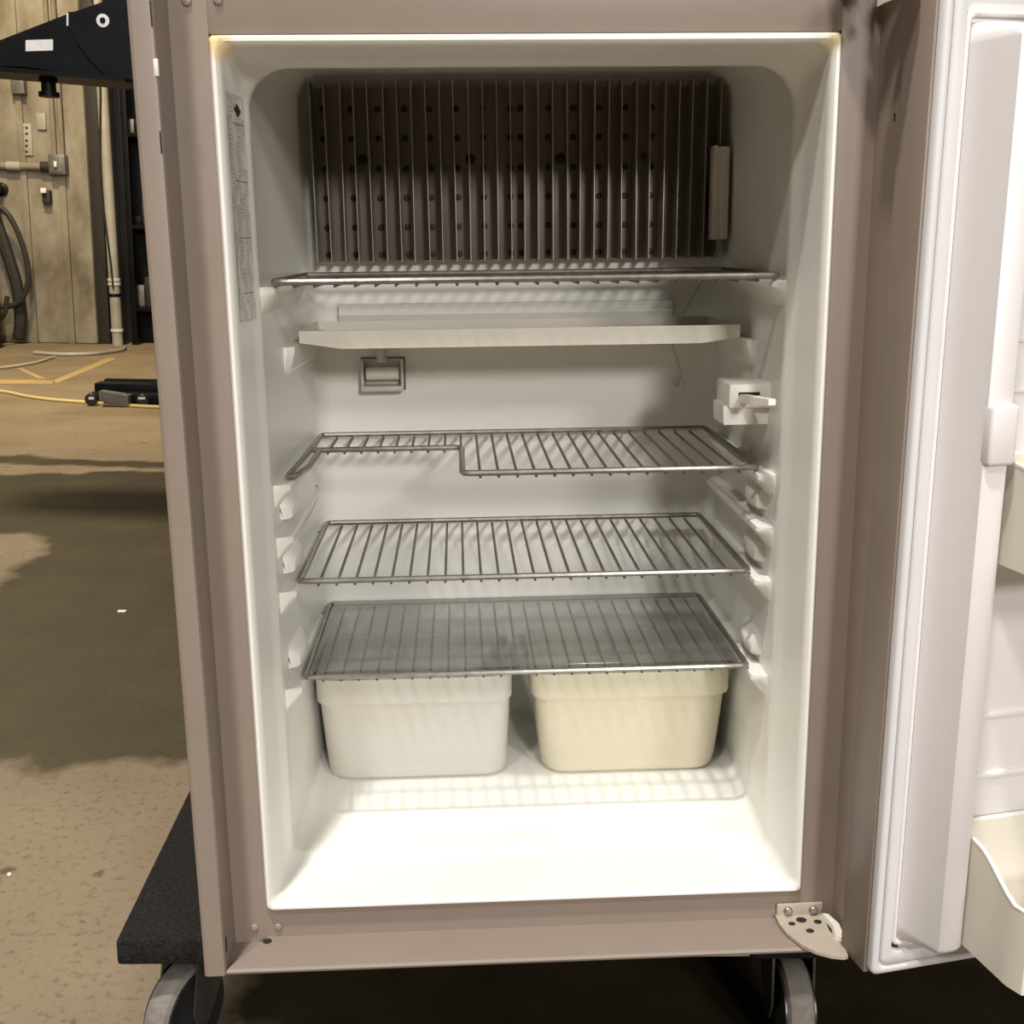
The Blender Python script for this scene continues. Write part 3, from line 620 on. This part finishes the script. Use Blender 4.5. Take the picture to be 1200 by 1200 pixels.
# ================================================================== DOLLY
dl = thing('furniture_dolly', 'black carpeted four wheel furniture dolly carrying the refrigerator', 'dolly', (-0.02, 0.28, 0.0))
DZ = ZO+PIV.z                      # top of the dolly
A = wy(135, 1105, 0.0085)
DX0 = A.x; DT = 0.0275
for (a, b) in ((DX0, DX0+0.115), (0.213, 0.330)):
    mbb = MB().box((a, 0.0085, DZ-DT), (b, 0.556, DZ-0.0004), 0.004, 2); part('end_board', mbb, CARPET, dl, 'black carpet wrapped end board')
for y in (0.030, 0.47):
    part('cross_rail', MB().box((DX0+0.112, y, DZ-DT-0.0105), (0.215, y+0.065, DZ-0.012), 0.002), WOOD, dl, 'pale wooden cross rail')
def caster(x, y, rz):
    c = Vector((x, y, 0)); zt = DZ-DT; R_ = 0.049
    ax = Vector((math.cos(rz), math.sin(rz), 0)); fwd = Vector((-math.sin(rz), math.cos(rz), 0)); wc = c-fwd*0.026+Vector((0, 0, R_))
    f = MB(); f.box((x-0.034, y-0.038, zt-0.004), (x+0.034, y+0.038, zt), 0.001)
    f.lathe((x, y, zt-0.009), (0, 0, 1), [(-0.006, 0.026), (0.0, 0.030), (0.006, 0.028)], 18)
    ca = part('caster', f, FORK, dl)
    g = MB()
    for s_ in (-1, 1):
        o = ax*s_*0.0195
        def pt(a, h, t_): return c+fwd*a+o+ax*s_*t_+Vector((0, 0, h))
        outl = [(0.026, zt-0.011), (-0.028, zt-0.011), (-0.038, R_+0.006), (-0.032, R_-0.012), (-0.018, R_-0.012), (0.004, R_+0.018)]
        g.loft([[pt(a, h, 0) for a, h in outl], [pt(a, h, 0.0025) for a, h in outl]])
    g.loft([[c+fwd*a+ax*b+Vector((0, 0, h)) for a, b in ((-0.026, -0.022), (0.028, -0.022), (0.028, 0.022), (-0.026, 0.022))] for h in (zt-0.0125, zt-0.0095)])
    part('fork', g, FORK, ca)
    w_ = part('wheel', MB().lathe(wc, ax, [(-0.0125, R_-0.010), (-0.0135, R_-0.006), (-0.0110, R_-0.0016), (-0.005, R_), (0.005, R_), (0.0110, R_-0.0016), (0.0135, R_-0.006), (0.0125, R_-0.010)], 36), TYRE, ca)
    part('hub', MB().lathe(wc, ax, [(-0.0172, 0.010), (-0.0160, 0.012), (-0.0152, 0.034), (-0.0155, R_-0.0065), (0.0155, R_-0.0065), (0.0152, 0.034), (0.0160, 0.012), (0.0172, 0.010)], 28), HUB, ca)
caster(DX0+0.062, 0.075, math.radians(-26)); caster(0.264, 0.075, math.radians(0)); caster(DX0+0.06, 0.49, math.radians(10)); caster(0.284, 0.49, math.radians(-6))

# ================================================================== BACKGROUND
# black boom of a hoist, mast hidden behind the refrigerator
BY = 3.2
def q(px, py, y=BY): return wy(px, py, y)
bo = thing('machine_boom', 'black steel hoist with tapered boom, white sticker and round pivot washer', 'hoist', (q(250, 300).x, BY+0.1, 0.0))
def slab(px_poly, y0, y1):
    f = [q(a, b, y0) for a, b in px_poly]; return MB().loft([[Vector((p.x, y0, p.z)) for p in f], [Vector((p.x, y1, p.z)) for p in f]])
part('boom', slab([(-60, 62), (0, 47), (80, 16), (150, -8), (330, -60), (330, 90), (150, 97), (95, 88), (30, 78), (-60, 76)], BY, BY+0.16), BLKM, bo)
part('boom_cheek', slab([(79, 14), (152, 12), (330, -40), (330, 92), (150, 93), (124, 88), (105, 70), (90, 50), (80, 30)], BY-0.012, BY+0.001), BLKM, bo)
lo = [q(0, 78, BY+0.02), q(110, 92, BY+0.02)]
part('bottom_flange', MB().loft([[Vector((q(-60, 74).x, y, q(-60, 74).z)), Vector((q(150, 92).x, y, q(150, 92).z)), Vector((q(150, 97).x, y, q(150, 97).z)), Vector((q(-60, 80).x, y, q(-60, 80).z))] for y in (BY-0.03, BY+0.2)]), BLKM, bo)
a = q(49, 86); part('foot_pad', MB().lathe((a.x, BY+0.06, a.z), (0, 0, -1), [(-0.02, 0.030), (0.020, 0.030), (0.022, 0.024), (0.050, 0.024), (0.052, 0.034), (0.068, 0.034)], 18), BLKM, bo)
part('sticker', slab([(30, 47), (62, 46), (62, 59), (30, 60)], BY-0.003, BY+0.0005), PAPER, bo, 'white rectangular sticker')
a = q(122, 25); part('pivot_washer', MB().lathe((a.x, BY-0.013, a.z), (0, -1, 0), [(-0.004, 0.021), (0.002, 0.021), (0.003, 0.010), (0.0005, 0.008)], 20), PAPER, bo, 'pale round pivot washer')
part('pivot_bolt', MB().cyl((a.x, BY-0.017, a.z), (0, 1, 0), 0.0085, 0.008, 12), BLKM, bo)
part('edge_strip', slab([(78, 15), (80, 15), (80, 30), (78, 30)], BY-0.014, BY), PAPER, bo)
mx_ = q(300, 100).x
part('mast', MB().box((mx_-0.06, BY+0.01, 0.0), (mx_+0.06, BY+0.15, q(300, -40).z), 0.006), BLKM, bo)
part('mast_base', MB().box((mx_-0.10, BY-0.25, 0.0), (mx_+0.10, BY+0.45, 0.06), 0.006), BLKM, bo)

# low black steel frame lying on the floor
jy = wz(150, 474).y
jk = thing('floor_jack', 'low black steel jack frame lying on the floor beside a yellow cord', 'jack', (wz(150, 474).x, jy, 0))
def jbox(px0, px1, py0, py1, y0, y1, name, bev=0.006, lab=None):
    a = wy(px0, py1, y0); b = wy(px1, py0, y0); part(name, MB().box((a.x, y0, max(a.z, 0.0)), (b.x, y1, b.z), bev), BLKM, jk, lab)
jbox(111, 240, 451, 466, jy+0.10, jy+0.20, 'side_channel')
jbox(103, 240, 463, 473, jy-0.02, jy+0.06, 'front_channel')
jbox(122, 240, 446, 451, jy+0.32, jy+0.36, 'rear_bar')
a0, a1 = wy(120, 470, jy-0.05), wy(152, 474, jy-0.08)
part('lift_arm', MB().loft([[Vector((a0.x, y, 0.03)), Vector((a0.x, y, 0.075)), Vector((a1.x, y, 0.055)), Vector((a1.x, y, 0.0))] for y in (jy-0.10, jy-0.03)]), BOXM, jk)
for pxx in (108, 148, 168):
    c = wy(pxx, 472, jy-0.05); part('caster_wheel', MB().cyl((c.x, jy-0.055, 0.030), (0, 1, 0), 0.030, 0.03, 18, 0.004), HUB, jk)
for pxx, w_ in ((107, 6), (166, 8)):
    a = wy(pxx-w_/2, 468, jy-0.075); b = wy(pxx+w_/2, 465.5, jy-0.075); part('bright_plate', MB().box((a.x, jy-0.078, a.z), (b.x, jy-0.072, b.z)), PAPER, jk)

# cords on the floor
def cord(name, pxs, r, m_, label, cat, n=6):
    P = [wz(*p) for p in pxs]; P = [Vector((p.x, p.y, r)) for p in P]
    return solo(name, MB().tube(arc_pts(P, n), r, 8), m_, label, cat, (P[0].x, P[0].y, 0))
cord('air_hose', [(-80, 450), (0, 460), (30, 466), (60, 470), (110, 474), (150, 477), (187, 479), (300, 483)], 0.008, CORDY, 'yellow cord running along the floor in front of the black jack', 'cord')
cord('power_cord', [(-60, 438), (0, 433), (40, 427), (58, 421.5), (64, 420)], 0.009, CORDW, 'thin pale cord crossing the floor towards the wall pier', 'cord')
cord('drain_hose', [(40, 415.5), (70, 417.5), (105, 417), (128, 414.5), (143, 412), (147, 409)], 0.013, PIPEW, 'white hose lying along the foot of the wall pier', 'hose')

# conduit and boxes on the pier
def wbox(px0, py0, px1, py1, d, m_, name, label, cat, bev=0.006, group=None):
    a = wall_at(px0, py1); b = wall_at(px1, py0)
    return solo(name, MB().box((a.x, WY-d, a.z), (b.x, WY-0.0005, b.z), bev), m_, label, cat, ((a.x+b.x)/2, WY-d/2, a.z), group=group)
jb = thing('junction_box', 'grey steel junction box where the horizontal conduit meets the vertical pair', 'electrical box', (wall_at(71, 193).x, WY-0.05, wall_at(71, 205).z))
a = wall_at(62, 205); b = wall_at(80, 182); part('box_body', MB().box((a.x, WY-0.09, a.z), (b.x, WY-0.0005, b.z), 0.008), BOXM, jb)
part('cover_plate', MB().box((a.x+0.012, WY-0.096, a.z+0.012), (b.x-0.012, WY-0.0895, b.z-0.012), 0.003), BOXM, jb)
c = (a+b)/2; part('switch_toggle', MB().box((c.x-0.012, WY-0.115, c.z-0.02), (c.x+0.008, WY-0.0955, c.z+0.02), 0.003), PAPER, jb)
a = wall_at(-60, 193); b = wall_at(60, 194)
ch = thing('wall_conduit', 'horizontal painted conduit running into the junction box on the pier', 'conduit', ((a.x+b.x)/2, WY-0.04, a.z-0.03))
part('pipe', MB().tube([(a.x, WY-0.04, a.z), (b.x, WY-0.04, a.z)], 0.026, 10), CONDU, ch)
c = wall_at(56, 195); part('coupling', MB().cyl((c.x, WY-0.04, a.z), (1, 0, 0), 0.037, 0.07, 12, 0.004), BROWN, ch)
c = wall_at(18, 192); part('coupling', MB().cyl((c.x, WY-0.04, a.z), (1, 0, 0), 0.034, 0.10, 12, 0.004), PIPEW, ch)
for pxx, nm in ((66, 'vertical conduit with its foot at the left knockout of the junction box'), (75, 'vertical conduit with its foot at the right knockout of the junction box')):
    lo_ = wall_at(pxx+0.5, 182); hi = wall_at(pxx-3, -40)
    solo('wall_conduit', MB().tube([(lo_.x, WY-0.045, lo_.z), (lo_.x, WY-0.045, hi.z)], 0.017, 10), CONDU, nm.replace('left', 'outer') if pxx == 66 else nm.replace('right', 'inner'), 'conduit', (lo_.x, WY-0.045, lo_.z))
wbox(17, 87, 31, 111, 0.07, BOXM, 'switch_box', 'small grey steel switch box high on the cream pier', 'electrical box')
ob = wbox(23, 145, 37, 182, 0.015, PIPEW, 'outlet_plate', 'cream outlet plate with dark sockets on the cream pier', 'outlet', 0.003)
for py in (150, 157, 165, 171, 178):
    for pxx in (27, 32):
        c = wall_at(pxx, py); OFF[ob] = OFF[ob]; part('socket', MB().box((c.x-0.009, WY-0.018, c.z-0.008), (c.x+0.009, WY-0.0145, c.z+0.008), 0.002), DARK, ob)
wbox(45, 133, 54, 152, 0.02, PIPEW, 'notice_card', 'blank pale card fixed beside the outlet plate', 'card', 0.003)
br = wbox(53, 223, 61, 239, 0.06, BROWN, 'pipe_bracket', 'small dark bracket below the junction box', 'bracket', 0.006)
c = wall_at(57, 226); part('bracket_lip', MB().box((c.x-0.03, WY-0.09, c.z-0.005), (c.x+0.01, WY-0.055, c.z+0.03), 0.004), PAPER, br)

# hoses hanging from the wall at the left
hk = wall_at(2, 222)
hg = solo('hose_hook', MB().lathe((hk.x, WY-0.0005, hk.z), (0, -1, 0), [(0, 0.05), (0.02, 0.05), (0.03, 0.03), (0.22, 0.03), (0.225, 0.045), (0.24, 0.045)], 14), BLKM, 'dark round hook holding the coiled hoses on the pier', 'hook', (hk.x, WY-0.12, hk.z-0.05))
def hose(pxs, yoff, r, m_, label):
    P = [wall_at(*p) for p in pxs]; P = [Vector((p.x, WY-yoff, max(p.z, r+0.001))) for p in P]
    return solo('rubber_hose', MB().tube(arc_pts(P, 6), r, 10), m_, label, 'hose', (P[0].x, WY-yoff, min(p.z for p in P)-r), group='hoses on the wall hook')
hose([(-6, 236), (6, 240), (22, 256), (34, 282), (41, 308), (42, 330), (36, 348), (26, 356), (12, 358), (-6, 355), (-26, 345)], 0.165, 0.020, RUBBER, 'thin dark hose in a wide single loop on the wall hook')
hose([(-8, 238), (-2, 252), (8, 280), (18, 310), (26, 340), (29, 372), (28, 405)], 0.09, 0.045, RUBBER, 'thick dark hose hanging straight behind the thin loop')
hose([(-14, 240), (-10, 268), (0, 300), (6, 330), (9, 370), (8, 412)], 0.26, 0.040, RUBBER, 'thick dark hose hanging beside the straight one at the loop side')
hose([(-20, 362), (0, 374), (14, 374), (25, 364), (28, 345)], 0.33, 0.018, RUBBER, 'thin dark hose sagging in a low arc across the thick hoses')
a = wall_at(-60, 424); b = wall_at(33, 352)
bn = thing('hose_bin', 'dark low bin at the foot of the pier under the hoses', 'bin', ((a.x+b.x)/2, WY-0.35, 0))
f_ = MB(); x0, x1 = a.x, b.x-0.03
f_.loft([[Vector((x, y, z)) for x, y in rrect(x0+i, x1-i, WY-0.74+i, WY-0.42-i, 0.04, 4)] for i, z in ((0.02, 0.0), (0.0, 0.30), (0.012, 0.30), (0.03, 0.02))]); part('bin_body', f_, BROWN, bn)

# dark steel column, white pipe, rack
def ybox(px0, px1, py_, y0, y1, z0, z1, m_, name, label, cat, bev=0.006):
    a = wy(px0, py_, y0); b = wy(px1, py_, y0)
    return solo(name, MB().box((a.x, y0, z0), (b.x, y1, z1), bev), m_, label, cat, ((a.x+b.x)/2, (y0+y1)/2, z0))
ybox(106, 121, 250, WY+0.03, WY+0.22, 0.0, 4.2, BROWN, 'steel_column', 'dark brown steel column standing against the cream pier', 'column')
p0, p1 = wy(146, 411, WY), wy(126, 80, WY)
pp = thing('white_pipe', 'slim white pipe leaning upright beside the dark column with a thin cable', 'pipe', (p0.x, WY-0.05, 0))
sx = (p1.x-p0.x)/(p1.z-p0.z)
part('pipe', MB().tube([(p0.x-0.03+sx*z, WY-0.06, z) for z in (0.0, 1.0, 2.0, 3.4)], 0.040, 12), PIPEW, pp)
part('cable', MB().tube([(p0.x-0.045+sx*z+0.02*math.sin(z*4), WY-0.112, z) for z in np.linspace(0.42, 3.3, 16)], 0.007, 6), DARK, pp)
for z in (0.10, 0.36, 0.44, 0.47): part('pipe_clamp', MB().cyl((p0.x-0.03+sx*z, WY-0.06, z+0.01), (0, 0, 1), 0.047, 0.022, 14, 0.003), GREYP if z != 0.36 else BLKM, pp)
rk = thing('steel_rack', 'tall black steel rack behind the refrigerator beside the white pipe', 'rack', (wy(220, 300, WY).x, WY, 0))
for pxx in (153, 260):
    a = wy(pxx-3.5, 300, WY-0.02); b = wy(pxx+3.5, 300, WY-0.02); part('upright', MB().box((a.x, WY-0.02, 0.0), (b.x, WY+0.06, 3.3), 0.004), BLKM, rk)
a = wy(150, 300, WY); b = wy(264, 300, WY)
part('back_sheet', MB().box((a.x, WY+0.20, 0.0), (b.x, WY+0.22, 3.2)), BLKM, rk)
for z in (0.25, 0.85, 1.5, 2.2, 2.9): part('rack_shelf', MB().box((a.x, WY-0.01, z), (b.x, WY+0.2, z+0.03), 0.003), BLKM, rk)
cols = [BOXM, PAPER, BROWN, GREYP]
for i, (pxx, z, w_, h_) in enumerate(((160, 0.281, 0.07, 0.16), (171, 0.281, 0.06, 0.22), (162, 0.881, 0.05, 0.06), (172, 0.881, 0.06, 0.15), (158, 1.531, 0.06, 0.10), (170, 1.531, 0.06, 0.16))):
    c = wy(pxx, 300, WY+0.04)
    lab = ['small grey steel tin on the lowest rack shelf', 'tall pale carton on the lowest rack shelf', 'small dark tin on the second rack shelf', 'grey plastic carton on the second rack shelf', 'grey steel tin on the third rack shelf', 'pale carton on the third rack shelf'][i]
    solo('storage_tin' if i in (0, 2, 4) else 'storage_carton', MB().box((c.x-w_/2, WY+0.075, z), (c.x+w_/2, WY+0.175, z+h_), 0.006), [BOXM, BROWN, BLKM, BROWN, BOXM, BROWN][i] if i != 1 else BROWN, lab.replace('pale', 'brown').replace('grey plastic', 'brown'), 'tin' if i in (0, 2, 4) else 'carton', (c.x, WY+0.125, z), group='tins and cartons on the rack')
# a white scrap on the damp floor
c = wz(143, 717); solo('paper_scrap', MB().box((c.x-0.009, c.y-0.006, 0.0003), (c.x+0.009, c.y+0.006, 0.003), 0.001), CRUMB, 'tiny white scrap lying on the dark damp floor', 'scrap', (c.x, c.y, 0.0003))
c = wz(11, 1026); solo('pebble', MB().lathe((c.x, c.y, 0.002), (0, 0, 1), [(-0.0018, 0.001), (-0.001, 0.003), (0.001, 0.0025), (0.002, 0.0008)], 8), CRUMB, 'tiny white chip lying on the dry concrete', 'chip', (c.x, c.y, 0.0))
